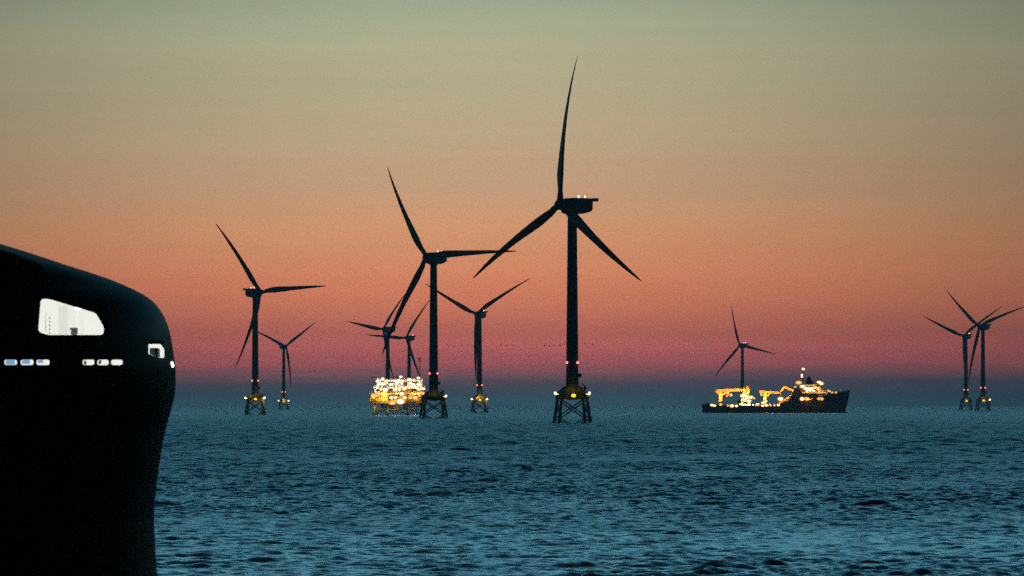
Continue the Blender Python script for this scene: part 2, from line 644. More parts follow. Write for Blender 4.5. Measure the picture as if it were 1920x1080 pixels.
def make_turbine():
    root = empty('wind_turbine', (0, 0, 0))
    # tower
    bm = bmesh.new()
    zs = [20.0, 28, 45, 65, 85, 100, 107.2]
    loops = []
    for z in zs:
        f = (z - 20) / 87.2
        rad = 3.2 - 0.85 * f
        loops.append([(rad * math.cos(2 * PI * k / 32), rad * math.sin(2 * PI * k / 32), z) for k in range(32)])
    loft(bm, loops)
    for z in (20.4, 45, 65, 85):
        f = (z - 20) / 87.2
        tube(bm, (0, 0, z - 0.15), (0, 0, z + 0.15), 3.26 - 0.85 * f, n=32)
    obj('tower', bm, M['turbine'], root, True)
    # gallery round the tower and the small equipment box on its flank
    bm = bmesh.new()
    box(bm, 3.0, 4.8, -0.9, 0.9, 23.6, 25.4, 0.1)
    beam(bm, (3.0, 0, 22.6), (4.6, 0, 23.6), 0.25, 0.25)
    obj('equipment_box', bm, M['steel'], root)
    # transition piece: central can with four box girders sloping down to the legs
    bm = bmesh.new()
    tube(bm, (0, 0, 12.6), (0, 0, 20.0), 3.45, 3.3, 32)
    tube(bm, (0, 0, 12.0), (0, 0, 12.6), 2.4, 3.45, 32)
    JR = R(9)
    top, bot, ztop = 6.5, 8.1, 12.6

    def corner(k, half, z):
        a = JR + PI / 4 + k * PI / 2
        return Vector((math.cos(a) * half * math.sqrt(2), math.sin(a) * half * math.sqrt(2), z))
    for k in range(4):
        c = corner(k, top * 0.98, ztop + 1.0)
        d = Vector((c.x, c.y, 0)).normalized()
        n = Vector((-d.y, d.x, 0)) * 0.85
        pts_in = [d * 2.8 + Vector((0, 0, 13.0)), d * 2.8 + Vector((0, 0, 19.4))]
        rad_end = Vector((c.x, c.y, 0)) + d * 0.9
        pts_out = [rad_end + Vector((0, 0, 12.2)), rad_end + Vector((0, 0, 14.8))]
        mid = [d * 5.4 + Vector((0, 0, 12.5)), d * 5.4 + Vector((0, 0, 18.4))]
        loops = []
        for lo, hi in (pts_in, mid, pts_out):
            loops.append([lo - n, lo + n, hi + n, hi - n])
        loft(bm, loops)
    obj('transition_piece', bm, M['yellow'], root)
    # access deck with rails
    bm = bmesh.new()
    H = 7.3
    cr, sr = math.cos(JR), math.sin(JR)

    def rot(x, y, z):
        return Vector((x * cr - y * sr, x * sr + y * cr, z))
    vs = box(bm, -H, H, -H, H, 14.9, 15.15)
    for v in vs:
        v.co = rot(*v.co)
    for k in range(4):
        for j in range(9):
            t = -H + 2 * H * j / 8
            p = [(t, -H), (H, t), (-t, H), (-H, -t)][k]
            tube(bm, rot(p[0], p[1], 15.15), rot(p[0], p[1], 16.35), 0.05, n=5)
        a = [(-H, -H), (H, -H), (H, H), (-H, H)]
        p, q = a[k], a[(k + 1) % 4]
        for z in (15.75, 16.35):
            tube(bm, rot(p[0], p[1], z), rot(q[0], q[1], z), 0.06, n=5)
    obj('access_deck', bm, M['steel'], root)
    # davit crane on the deck
    bm = bmesh.new()
    c = rot(6.0, -3.0, 15.15)
    tube(bm, c, c + Vector((0, 0, 4.2)), 0.45, 0.4)
    tube(bm, c + Vector((0, 0, 3.9)), c + Vector((-1.6, -0.6, 5.0)), 0.3, 0.22)
    box(bm, c.x - 0.8, c.x + 0.8, c.y - 0.8, c.y + 0.8, 17.2, 18.7, 0.15)
    obj('davit_crane', bm, M['steel'], root)
    # jacket legs and their cross braces
    zb = -4.0
    for k in range(4):
        bm = bmesh.new()
        a, b = corner(k, bot + (bot - top) / 12.6 * 4, zb), corner(k, top, 13.2)
        tube(bm, a, b, 0.82, 0.75, 16)
        ball(bm, corner(k, bot - (bot - top) * (3.0 / 12.6), 3.0), 0.95, 8)
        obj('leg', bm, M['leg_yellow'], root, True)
    for k in range(4):
        bm = bmesh.new()
        for z0, z1 in ((2.5, 12.0), (-6.0, 2.5)):
            def at(i, z):
                return corner(i, bot - (bot - top) * z / 12.6, z)
            tube(bm, at(k, z0), at((k + 1) % 4, z1), 0.34, n=10)
            tube(bm, at((k + 1) % 4, z0), at(k, z1), 0.34, n=10)
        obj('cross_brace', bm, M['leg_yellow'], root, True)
    # boat landing: ladder and bumper tubes on the right hand side
    bm = bmesh.new()
    for s in (-1.0, 1.0):
        tube(bm, rot(8.7, s, -2), rot(8.2, s, 10.5), 0.2, n=8)
        tube(bm, rot(8.2, s, 10.5), rot(7.0, s, 12.5), 0.2, n=8)
    for j in range(12):
        tube(bm, rot(8.6, -0.9, -1 + j), rot(8.6, 0.9, -1 + j), 0.06, n=6)
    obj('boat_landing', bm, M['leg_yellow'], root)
    # lamps on the tower (red pair), on the deck corners and under the deck
    for s in (-1, 1):
        bm = bmesh.new()
        ball(bm, (s * 2.75, -1.9, 31.0), 0.62)
        obj('tower_light', bm, M['red_lamp'], root, True)
    for s in (-1, 1):
        bm = bmesh.new()
        ball(bm, (s * 8.7, -6.3, 15.4), 0.72)
        tube(bm, (s * 8.7, -6.3, 14.6), (s * 7.0, -6.3, 15.0), 0.12, n=6)
        obj('navigation_light', bm, M['nav_lamp'], root, True)
    bm = bmesh.new()
    bmesh.ops.create_uvsphere(bm, u_segments=16, v_segments=10, radius=1.0)
    for v in bm.verts:
        v.co = Vector((v.co.x * 1.25 + 0.6, v.co.y * 0.7 - 7.9, v.co.z * 0.95 + 14.2))
    obj('deck_flood_light', bm, M['yellow_lamp'], root, True)
    # nacelle, pointing -Y (upwind), origin on the tower axis at hub height
    bm = bmesh.new()
    prof = [(-6.0, 2.2, -2.4, 2.6), (-4.6, 3.3, -3.9, 3.6), (-1.0, 3.7, -4.2, 4.05), (4.0, 3.7, -4.1, 4.05), (9.0, 3.6, -3.2, 4.0), (11.0, 3.3, -2.5, 3.9)]
    loops = []
    for y, hw, z0, z1 in prof:
        c_ = 0.9
        loops.append([(-hw, y, z0 + c_), (-hw + c_, y, z0), (hw - c_, y, z0), (hw, y, z0 + c_),
                      (hw, y, z1 - c_), (hw - c_, y, z1), (-hw + c_, y, z1), (-hw, y, z1 - c_)])
    loft(bm, loops)
    tube(bm, (0, 0, -4.9), (0, 0, -3.6), 2.7, 3.0, 28)
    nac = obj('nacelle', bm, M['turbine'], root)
    bm = bmesh.new()
    box(bm, -2.9, 2.9, 10.0, 15.2, 2.5, 2.8)
    for x in (-2.9, 2.9):
        for z in (3.4, 4.1):
            tube(bm, (x, 10.0, z), (x, 15.2, z), 0.09, n=6)
        box(bm, x - 0.05, x + 0.05, 11.0, 15.1, 2.8, 4.0)
        for y in (11.2, 12.5, 13.8, 15.1):
            tube(bm, (x, y, 2.8), (x, y, 4.1), 0.08, n=6)
    box(bm, -2.85, 2.85, 15.1, 15.2, 2.8, 4.0)
    tube(bm, (1.6, 8.6, 3.8), (1.6, 8.6, 6.2), 0.1, n=6)
    tube(bm, (-1.6, 8.6, 3.8), (-1.6, 8.6, 5.8), 0.1, n=6)
    obj('hoist_platform', bm, M['turbine'], nac)
    for y in (3.2, 7.6):
        bm = bmesh.new()
        tube(bm, (1.3, y, 3.9), (1.3, y, 4.6), 0.2, n=8)
        ball(bm, (1.3, y, 4.9), 0.5)
        obj('aviation_light', bm, M['pink_lamp'], nac, True)
    # rotor: hub with three blades as its children; origin at the rotor centre
    bm = bmesh.new()
    loops = []
    for y, rad in [(2.2, 2.5), (1.0, 2.75), (-0.6, 2.7), (-1.8, 2.2), (-2.6, 1.45), (-3.1, 0.6), (-3.25, 0.1)]:
        loops.append([(rad * math.cos(2 * PI * k / 24), y, rad * math.sin(2 * PI * k / 24)) for k in range(24)])
    loft(bm, loops)
    hub = obj('hub', bm, M['turbine'], root, True)
    for k in range(3):
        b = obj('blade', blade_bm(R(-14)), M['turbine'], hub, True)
        b.rotation_euler = (0, R(120 * k), 0)
    return root


def copy_tree(o, parent=None, skip=()):
    c = o.copy()
    COL.objects.link(c)
    c.parent = parent
    seen = {}
    for ch in sorted(o.children, key=lambda q: q.name):
        base = ch.name.split('.')[0]
        i = seen.get(base, 0)
        seen[base] = i + 1
        if (base, i) in skip:
            continue
        copy_tree(ch, c, skip)
    return c


turbine0 = make_turbine()
LAMP_NAMES = ('tower_light', 'navigation_light', 'deck_flood_light', 'aviation_light')
TURB = [
    # tower column, hub row, yaw (minus: hub to the left), rotor phase, lamp scale, skipped lamps, glow power, label
    (1073, 386, -50, 1.5, 1.0, {('navigation_light', -1)}, 'low',
     'largest wind turbine, one blade pointing straight up, dim yellow glow on its foundation'),
    (813, 484, -37, -32.5, 1.0, {('deck_flood_light', 0), ('navigation_light', 0)}, None,
     'second largest wind turbine, standing right of the lit platform, its unlit jacket partly covering it'),
    (478.5, 549, 38, -35, 1.15, set(), 'right',
     'wind turbine nearest the dark bow, nacelle turned left, right leg of its jacket brightly lit'),
    (899, 590, -26, 58, 1.3, {('deck_flood_light', 9)}, 'bright',
     'wind turbine with blades in a V and bright yellow base, between the two largest turbines'),
    (727, 618, -45, 39, 1.35, {('tower_light', 0), ('tower_light', 1), ('aviation_light', 0), ('deck_flood_light', 0), ('navigation_light', 0), ('navigation_light', 1)}, None,
     'wind turbine rising behind the left half of the brightly lit platform'),
    (767, 634, -33, 34, 1.4, {('tower_light', 0), ('tower_light', 1), ('aviation_light', 0), ('deck_flood_light', 0), ('navigation_light', 0), ('navigation_light', 1)}, None,
     'smaller wind turbine rising behind the right half of the brightly lit platform'),
    (532, 650, 30, 55, 1.55, {('aviation_light', 0)}, 'bright',
     'small distant wind turbine with yellow base lamps, right of the turbine nearest the bow'),
    (1392, 648, -35, -18, 1.45, {('tower_light', 0), ('tower_light', 1), ('deck_flood_light', 0), ('navigation_light', 0), ('navigation_light', 1)}, None,
     'lone distant wind turbine rising behind the lit gantry of the work ship'),
    (1811, 631, -30, 54, 1.5, {('aviation_light', 0), ('navigation_light', 0), ('navigation_light', 1)}, 'faint',
     'shorter wind turbine of the close pair at the right edge, left of its taller neighbour'),
    (1843, 613, -40, -50, 1.45, {('aviation_light', 0), ('navigation_light', 0)}, 'faint',
     'rightmost wind turbine, the taller one of the close pair at the right edge'),
]
for i, (px, hy, yaw, phase, ls, skip, lit, label) in enumerate(TURB):
    s = (HORIZON - hy) / (HUB_Z - EYE)
    dist = FPX / s
    t = copy_tree(turbine0, None, skip) if i else turbine0
    x, _ = XZ(px, HORIZON, dist)
    t.location = (x, dist, 0)
    tag(t, label, 'wind turbine', 'wind turbines standing in the sea')
    a = R(yaw)
    for ch in list(t.children):
        base = ch.name.split('.')[0]
        if base == 'nacelle':
            ch.location = (0, 0, HUB_Z)
            ch.rotation_euler = (0, 0, a)
            for g in ch.children:
                if g.name.startswith('aviation_light') and ls > 1.0:
                    c = Vector((1.3, 5.4, 4.9))
                    g.scale = (ls, ls, ls)
                    g.location = c * (1 - ls)
        elif base == 'hub':
            m = Matrix.Rotation(a, 3, 'Z') @ Matrix.Rotation(-TILT, 3, 'X') @ Matrix.Rotation(R(phase), 3, 'Y')
            ch.rotation_euler = m.to_euler()
            ch.location = (math.sin(a) * OVERHANG, -math.cos(a) * OVERHANG, HUB_Z + 0.5)
        elif base in LAMP_NAMES and ls > 1.0:
            bb = [Vector(q) for q in ch.bound_box]
            c = sum(bb, Vector()) / 8
            ch.scale = (ls, ls, ls)
            ch.location = c * (1 - ls)
    Y = (1.0, 0.78, 0.16)
    if lit == 'low':
        point_light('deck_lamp_light', (0.6, -5.6, 16.6), 45, Y, t)
    elif lit == 'right':
        point_light('deck_lamp_light', (-4.0, -6.2, 17.0), 130, Y, t)
        point_light('corner_lamp_light', (8.2, -9.5, 13.5), 1000, (1.0, 0.74, 0.25), t)
    elif lit == 'bright':
        point_light('deck_lamp_light', (-1.0, -6.8, 17.2), 1100, Y, t)
        point_light('corner_lamp_light', (8.2, -9.5, 13.5), 1000, (1.0, 0.74, 0.25), t)
    elif lit == 'faint':
        point_light('deck_lamp_light', (0.6, -5.8, 16.6), 80, Y, t)


# ------------------------------------------------------------------ offshore substation platform
lamp_rnd = random.Random(21)


def flood_lamp(p, size, kind, root):
    bm = bmesh.new()
    kx, kz = lamp_rnd.uniform(0.8, 1.7), lamp_rnd.uniform(0.65, 1.1)
    for v in ball(bm, p, size):
        v.co = Vector((p.x + (v.co.x - p.x) * kx, v.co.y, p.z + (v.co.z - p.z) * kz))
    o = obj('flood_light', bm, M[kind], root, True)
    # glowing disc added as the lamp's halo, with a bracket behind
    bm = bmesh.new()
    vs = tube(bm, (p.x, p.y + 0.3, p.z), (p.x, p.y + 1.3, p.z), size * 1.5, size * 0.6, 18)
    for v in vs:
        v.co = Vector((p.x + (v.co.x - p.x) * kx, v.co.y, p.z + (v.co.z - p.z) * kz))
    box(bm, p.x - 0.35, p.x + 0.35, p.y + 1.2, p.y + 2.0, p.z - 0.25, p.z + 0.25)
    obj('halo_disc', bm, M['halo_pink' if kind == 'pink_lamp' else 'halo_amber'], o)
    return o


def make_platform():
    dist = FPX * EYE / (779 - HORIZON)
    s = FPX / dist
    xc, _ = XZ(744.5, HORIZON, dist)
    root = empty('offshore_platform', (xc, dist, 0))
    tag(root, 'brightly floodlit offshore substation platform of white and yellow decks on yellow legs', 'platform')

    def q(px, py, y=0.0):
        return Vector(((px - 744.5) / s, y, (779 - py) / s))
    # legs and braces
    legs = [(703, 1), (727, 1), (762, 1), (788, 1)]
    for row in (-8.5, 8.5):
        for px, _k in legs:
            bm = bmesh.new()
            p = q(px, 779, row)
            tube(bm, (p.x * 1.06, row * 1.08, -4), (p.x, row, 11.2), 0.95, 0.85, 14)
            obj('leg', bm, M['module_yellow'], root, True)
    for row in (-8.5, 8.5):
        for (a, _), (b, _2) in zip(legs[:-1], legs[1:]):
            bm = bmesh.new()
            tube(bm, q(a, 777, row), q(b, 758, row), 0.4, n=8)
            tube(bm, q(b, 777, row), q(a, 758, row), 0.4, n=8)
            tube(bm, q(a, 768, row), q(b, 768, row), 0.35, n=8)
            obj('cross_brace', bm, M['module_yellow'], root, True)
    # decks
    for name, (x0, x1), y, hw in (('cable_deck', (694, 797), 754.5, 12), ('main_deck', (692, 798), 738, 13), ('upper_deck', (700, 797), 727, 12.5), ('roof_deck', (704, 793), 714, 11.5)):
        bm = bmesh.new()
        a, b = q(x0, y), q(x1, y)
        box(bm, a.x, b.x, -hw, hw, a.z - 0.5, a.z + 0.3)
        # handrail along the front and the ends
        for z in (0.9, 1.5):
            tube(bm, (a.x, -hw, a.z + z), (b.x, -hw, a.z + z), 0.07, n=5)
            tube(bm, (a.x, -hw, a.z + z), (a.x, hw, a.z + z), 0.07, n=5)
            tube(bm, (b.x, -hw, a.z + z), (b.x, hw, a.z + z), 0.07, n=5)
        n = 16
        for j in range(n + 1):
            xx = a.x + (b.x - a.x) * j / n
            tube(bm, (xx, -hw, a.z + 0.3), (xx, -hw, a.z + 1.5), 0.07, n=5)
        obj(name, bm, M['module_yellow'] if name in ('cable_deck', 'main_deck') else M['module_white'], root)
    # modules between the decks, irregular bays with vertical stiffeners
    def module(x0, x1, y0, y1, d0, d1, mat, name='equipment_module'):
        bm = bmesh.new()
        a, b = q(x0, y1), q(x1, y0)
        box(bm, a.x, b.x, d0, d1, a.z, b.z, 0.15)
        k = max(2, int((b.x - a.x) / 1.4))
        for j in range(k + 1):
            xx = a.x + (b.x - a.x) * j / k
            box(bm, xx - 0.1, xx + 0.1, d0 - 0.22, d0 + 0.05, a.z + 0.15, b.z - 0.15)
        zz = (a.z + b.z) / 2
        box(bm, a.x + 0.1, b.x - 0.1, d0 - 0.16, d0 + 0.05, zz - 0.12, zz + 0.12)
        return obj(name, bm, M[mat], root)
    module(695, 728, 739.5, 753.2, -9.5, 9, 'module_yellow')
    module(730, 748, 741, 753.2, -6.0, 9, 'module_yellow')
    module(750, 764, 739.5, 753.2, -8.2, 9, 'deck_orange')
    module(766, 796, 739.5, 753.2, -9.8, 9, 'module_yellow')
    module(702, 731, 728.2, 736.6, -9.5, 9, 'module_white')
    module(733, 755, 728.2, 736.6, -8.2, 9, 'module_white')
    module(758, 780, 728.2, 736.6, -8.8, 9, 'deck_orange')
    module(782, 796, 728.2, 736.6, -9.2, 9, 'module_white')
    module(706, 727, 715.5, 725.8, -8.5, 8, 'module_white')
    module(729, 740, 718, 725.8, -7.5, 8, 'module_white')
    module(742, 757, 715.5, 725.8, -8.0, 8, 'module_white')
    module(764, 783, 715.5, 725.8, -8.2, 8, 'ship_white')
    module(784, 792, 716, 725.8, -8.6, 8, 'module_white')
    module(707, 724, 708.6, 713, -6, 6, 'module_white')
    module(765, 781, 709.5, 713, -6, 6, 'module_white')
    # cable tubes hanging below the cable deck
    for px in (708, 715, 738, 744, 752, 769, 775, 781):
        bm = bmesh.new()
        a = q(px, 754.5, -7)
        tube(bm, (a.x, -7, a.z - 0.4), (a.x, -7.4, -3), 0.28, n=8)
        obj('cable_tube', bm, M['module_yellow'], root, True)
    # dark crane boom lying over the roof and the lattice mast
    bm = bmesh.new()
    for z in (0, 1.0):
        for y in (-0.5, 0.5):
            tube(bm, q(696, 709.6, y) + Vector((0, 0, z)), q(746, 708.8, y) + Vector((0, 0, z)), 0.14, n=6)
    for j in range(14):
        x0, x1 = 696 + j * 50 / 14, 696 + (j + 1) * 50 / 14
        tube(bm, q(x0, 709.3, -0.5), q(x1, 709.2, -0.5) + Vector((0, 0, 1)), 0.09, n=5)
    c = q(744, 713, 0)
    tube(bm, c, c + Vector((0, 0, 4.0)), 1.0, 0.8, 14)
    obj('deck_crane', bm, M['steel'], root)
    bm = bmesh.new()
    base = q(786.5, 713, 2)
    topz = q(786.5, 669, 2).z
    for dx, dy in ((-0.6, -0.6), (0.6, -0.6), (0.6, 0.6), (-0.6, 0.6)):
        tube(bm, base + Vector((dx, dy, 0)), (base.x + dx * 0.6, base.y + dy * 0.6, topz), 0.1, n=6)
    k = 16
    for j in range(k):
        z0 = base.z + (topz - base.z) * j / k
        z1 = base.z + (topz - base.z) * (j + 1) / k
        sg = 1 if j % 2 else -1
        tube(bm, (base.x - 0.55 * sg, base.y - 0.5, z0), (base.x + 0.55 * sg, base.y - 0.5, z1), 0.07, n=5)
        tube(bm, (base.x - 0.55, base.y + 0.5 * sg, z0), (base.x - 0.55, base.y - 0.5 * sg, z1), 0.07, n=5)
    for py, rad in ((673, 1.3), (688, 0.9)):
        c = q(787, py, 2)
        tube(bm, (c.x, c.y - 1.2, c.z), (c.x, c.y + 0.3, c.z), rad, rad * 0.8, 16)
        box(bm, c.x - 0.9, c.x + 0.9, c.y - 0.6, c.y + 0.6, c.z - 2.6, c.z - 1.4)
    obj('lattice_mast', bm, M['ship_deck'], root)
    # floodlights (column, row, size in metres, colour)
    W, A = 'white_lamp', 'amber_lamp'
    FL = [(701, 743, 1.7, A), (708, 742, 0.9, A), (718, 711, 1.2, W), (708, 715, 0.8, W), (720, 720, 1.4, W), (714, 721, 0.9, W), (733.5, 721, 1.35, W),
          (744.5, 719, 1.1, W), (753.5, 719, 1.2, W), (752, 706.5, 0.7, W), (768, 712, 1.1, W), (777, 713, 1.2, W), (785, 708.6, 1.0, W),
          (786, 721, 1.25, W), (761, 714, 0.8, A), (715, 729.5, 1.0, W), (723, 731, 1.6, W), (741, 731, 1.2, W), (749, 730, 1.4, W), (758, 730, 0.9, W),
          (786, 730, 1.1, W), (794, 729, 0.8, W), (754, 738.5, 1.2, W), (734.5, 745.5, 1.1, W), (742, 745, 1.0, W),
          (736, 755.5, 1.5, A), (751.6, 752.6, 1.7, W), (759.4, 745.5, 1.1, W), (779, 745.5, 1.5, A), (770, 745.5, 1.0, A), (787, 742, 1.1, A), (793, 738, 0.8, A)]
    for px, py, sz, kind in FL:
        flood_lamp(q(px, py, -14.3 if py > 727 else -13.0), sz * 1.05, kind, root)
    WH, AM = (1.0, 0.88, 0.62), (1.0, 0.70, 0.26)
    for px, py, pw, col in ((716, 713, 9000, WH), (746, 714, 9000, WH), (776, 713, 9000, WH), (716, 730, 9000, WH), (746, 730, 9000, WH), (786, 729, 8000, WH),
                            (702, 744, 14000, AM), (722, 744, 9000, AM), (744, 750, 12000, AM), (778, 745, 14000, AM), (793, 742, 7000, AM)):
        p = q(px, py - (3 if py > 740 else 0), -14.8 if py > 740 else -17.0)
        point_light('flood_light_beam', p, pw * (0.42 if py > 740 else 0.6), col, root, 0.5)
    for px, py, pw in ((704, 762, 6000), (742, 762, 7000), (776, 762, 3500)):
        point_light('under_deck_beam', q(px, py, -10.5), pw * 0.025, (1.0, 0.55, 0.14), root, 0.8)
    return root


make_platform()


# ------------------------------------------------------------------ offshore work ship with its lit deck
def make_workship():
    dist = FPX * EYE / (774 - HORIZON)
    s = FPX / dist
    xc, _ = XZ(1455, HORIZON, dist)
    root = empty('work_ship', (xc, dist, 0))
    tag(root, 'long dark offshore work ship with orange floodlit gantry, cranes and bridge, bow to the right', 'ship')

    def q(px, py, y=0.0):
        return Vector(((px - 1455) / s, y, (774 - py) / s))
    # hull: sections from stern to bow
    secs = []
    prof = [  # px deck row, half beam at deck, at waterline, px at waterline
        (1316.0, 759.0, 11.5, 9.0, 1318.0), (1322, 759.2, 13.5, 12.0, 1322), (1345, 760, 14, 13.5, 1345), (1400, 760.5, 14, 14, 1400), (1452, 760.5, 14, 14, 1452),
        (1463, 757.5, 14, 14, 1463), (1476, 748, 14, 14, 1476), (1486, 741, 14, 14, 1485), (1510, 739.5, 14, 13.5, 1508), (1540, 738.5, 13.2, 11.5, 1536),
        (1560, 737, 11.5, 8.0, 1555), (1575, 735, 8.5, 4.4, 1568), (1585, 733.2, 5.0, 2.0, 1577), (1591, 732, 2.2, 0.6, 1582), (1594.5, 731.4, 0.25, 0.12, 1584.5)]
    for px, row, hd, hw, pw in prof:
        d, w = q(px, row), q(pw, 774)
        k = w + (w - d) * 0.12
        up = d + (w - d) * 0.35
        hm_ = hw + (hd - hw) * 0.72
        secs.append([(k.x, -hw * 0.9, -4.0), (w.x, -hw, 0.0), (up.x, -hm_, up.z), (d.x, -hd, d.z),
                     (d.x, hd, d.z), (up.x, hm_, up.z), (w.x, hw, 0.0), (k.x, hw * 0.9, -4.0)])
    bm = bmesh.new()
    loft(bm, secs)
    # bulbous foot at the stem
    g = bmesh.ops.create_uvsphere(bm, u_segments=16, v_segments=10, radius=1.0)
    c = q(1586, 774)
    for v in g['verts']:
        v.co = Vector((c.x + v.co.x * 4.6, v.co.y * 2.2, v.co.z * 1.6 - 0.9))
    obj('hull', bm, M['ship_hull'], root)
    # bulwark with stern roller on the low work deck
    bm = bmesh.new()
    for sg in (-1, 1):
        a, b = q(1322, 759.2), q(1340, 760)
        box(bm, a.x, b.x, sg * 13.2 - 0.2, sg * 13.2 + 0.2, a.z - 0.4, a.z + 1.6)
    c = q(1318, 758)
    tube(bm, (c.x, -9, c.z), (c.x, 9, c.z), 1.0, n=14)
    a, b = q(1320, 755.6), q(1336, 755.6)
    tube(bm, (a.x, -13, a.z), (b.x, -13, a.z), 0.12, n=6)
    for j in range(6):
        xx = a.x + (b.x - a.x) * j / 5
        tube(bm, (xx, -13, a.z), (xx, -13, a.z - 2.4), 0.1, n=6)
    obj('stern_bulwark', bm, M['ship_hull'], root)
    # stepped dark deckhouse wall rising to the bridge block
    bm = bmesh.new()
    pts = [(1466, 758), (1478, 747), (1486, 735), (1490.5, 727.5), (1499, 727.5), (1501, 739.5), (1501, 756)]
    lo = [Vector(q(px, py, -13.0)) for px, py in pts]
    hi = [Vector(q(px, py, -9.0)) for px, py in pts]
    loft(bm, [lo, hi])
    lo2 = [Vector(q(px, py, 9.0)) for px, py in pts]
    hi2 = [Vector(q(px, py, 13.0)) for px, py in pts]
    loft(bm, [lo2, hi2])
    obj('deckhouse_wing', bm, M['ship_hull'], root)
    # superstructure: three tiers, each set back
    bm = bmesh.new()
    tiers = [(1500.5, 1552, 731.5, 741, 12.6), (1501, 1540, 725.0, 731.3, 11.8), (1503, 1531, 720.5, 724.8, 10.5)]
    for x0, x1, y0, y1, hw in tiers:
        a, b = q(x0, y1), q(x1, y0)
        vs = box(bm, a.x, b.x, -hw, hw, a.z, b.z)
        for v in vs:
            if v.co.x > b.x - 0.1 and v.co.z > b.z - 0.1:
                v.co.x -= 2.2
        box(bm, a.x - 0.3, b.x + 0.6, -hw - 0.7, hw + 0.7, a.z - 0.25, a.z - 0.02)
    sup = obj('superstructure', bm, M['ship_white'], root)
    for x0, x1, y0, y1, hw in tiers:
        bm = bmesh.new()
        a, b = q(x0 + 2, y1), q(x1 - 4, y0)
        n = max(4, int((b.x - a.x) / 2.0))
        zz = (a.z + b.z) / 2
        for j in range(n):
            xx = a.x + (b.x - a.x) * (j + 0.5) / n
            box(bm, xx - 0.55, xx + 0.55, -hw - 0.06, -hw + 0.1, zz - 0.5, zz + 0.6)
        obj('window', bm, M['amber_lamp'], sup)
    # side recess with lifeboats: lit alcove in the hull flank
    bm = bmesh.new()
    for (x0, x1) in ((1500, 1522), (1529, 1544)):
        a, b = q(x0, 750), q(x1, 745.2)
        box(bm, a.x, b.x, -14.35, -13.6, a.z, b.z, 0.2)
        for j in range(5):
            xx = a.x + (b.x - a.x) * j / 4
            box(bm, xx - 0.2, xx + 0.2, -14.6, -14.3, a.z - 0.3, b.z + 0.3)
    obj('lifeboat_recess', bm, M['deck_orange'], root)
    # forecastle equipment: windlass and helideck edge
    bm = bmesh.new()
    a, b = q(1550, 737), q(1573, 734.6)
    box(bm, a.x, b.x, -8.5, 8.5, b.z - 0.5, b.z, 0.1)
    c = q(1553, 733.5)
    tube(bm, (c.x, -5, c.z), (c.x, 5, c.z), 1.8, n=16)
    box(bm, c.x - 2.4, c.x + 2.4, -6, -3, c.z - 2.6, c.z + 0.6, 0.2)
    for j in range(7):
        xx = q(1577 + j * 2.6, 731).x
        tube(bm, (xx, 0, q(0, 734).z), (xx, 0, q(0, 730.4).z), 0.12, n=6)
    obj('foredeck_windlass', bm, M['ship_white'], root)
    # mast, radar, funnel block
    bm = bmesh.new()
    a, b = q(1504.5, 720.5), q(1504.5, 692.5)
    tube(bm, a, b, 0.8, 0.3, 10)
    for py, w in ((703, 3.2), (711, 4.6), (698, 1.8)):
        c = q(1504.5, py)
        box(bm, c.x - w * 0.5, c.x + w * 0.5, -w * 0.6, w * 0.6, c.z - 0.15, c.z + 0.15)
    tube(bm, q(1513, 720), q(1506, 704), 0.3, n=8)
    tube(bm, q(1507, 699), q(1511, 696.5), 0.25, n=8)
    obj('mast', bm, M['ship_deck'], root)
    bm = bmesh.new()
    for x0, x1, y0, y1 in ((1511.5, 1521, 709.5, 720.3), (1517, 1525, 713.5, 720.3)):
        a, b = q(x0, y1), q(x1, y0)
        box(bm, a.x, b.x, -3.5, 3.5, a.z, b.z, 0.6)
    c = q(1517, 709)
    ball(bm, c, 1.9)
    obj('funnel', bm, M['ship_hull'], root)
    # aft gantry: two portal frames joined by a deep top beam, plus the lay tower
    bm = bmesh.new()
    for y in (-9, 9):
        beam(bm, q(1350.5, 760, y), q(1350.5, 736, y), 3.4, 3.0)
        beam(bm, q(1349, 737, y), q(1341, 732, y), 2.0, 3.0)
        beam(bm, q(1340.5, 732.6, y), q(1396, 730.4, y), 5.2, 3.0)
        beam(bm, q(1353, 740, y), q(1366, 735, y), 1.8, 1.8)
    for px in (1343, 1368, 1392):
        beam(bm, q(px, 731.5, -9), q(px, 731.5, 9), 2.4, 2.4)
    g1 = obj('gantry_crane', bm, M['deck_orange'], root)
    bm = bmesh.new()
    for y in (-7, 7):
        for px in (1391, 1405):
            beam(bm, q(px, 760, y), q(1399 + (px - 1398) * 0.35, 724, y), 1.9, 1.9)
        for py in (752, 744, 736, 729):
            f = (760 - py) / 36
            beam(bm, q(1391 + f * 4.8, py, y), q(1405 - f * 4.4, py, y), 1.0, 1.0)
            beam(bm, q(1391 + f * 4.8, py, y), q(1404 - f * 3.5, py - 7, y), 0.8, 0.8)
    beam(bm, q(1401, 726, -7), q(1401, 726, 7), 2.4, 2.4)
    tube(bm, q(1401, 726, 0), q(1401, 720.5, 0), 1.0, 0.3, 8)
    obj('lay_tower', bm, M['deck_orange'], root)
    bm = bmesh.new()
    tube(bm, q(1368, 741, -3), q(1372, 739, -3), 1.6, n=14)
    tube(bm, q(1362, 743.5, -3), q(1366, 737.0, -3), 1.0, n=10)
    beam(bm, q(1366, 737, -3), q(1366, 731, -3), 0.4, 0.4)
    obj('trolley_hook', bm, M['deck_orange'], root)
    # mid-deck frame and its beam
    bm = bmesh.new()
    for y in (-6, 6):
        beam(bm, q(1434, 761, y), q(1434, 735.5, y), 3.0, 2.6)
        beam(bm, q(1424, 734, y), q(1463, 736.6, y), 2.0, 2.4)
        beam(bm, q(1428, 742, y), q(1426.5, 734, y), 1.2, 1.4)
        beam(bm, q(1437, 744, y), q(1444, 737, y), 1.2, 1.2)
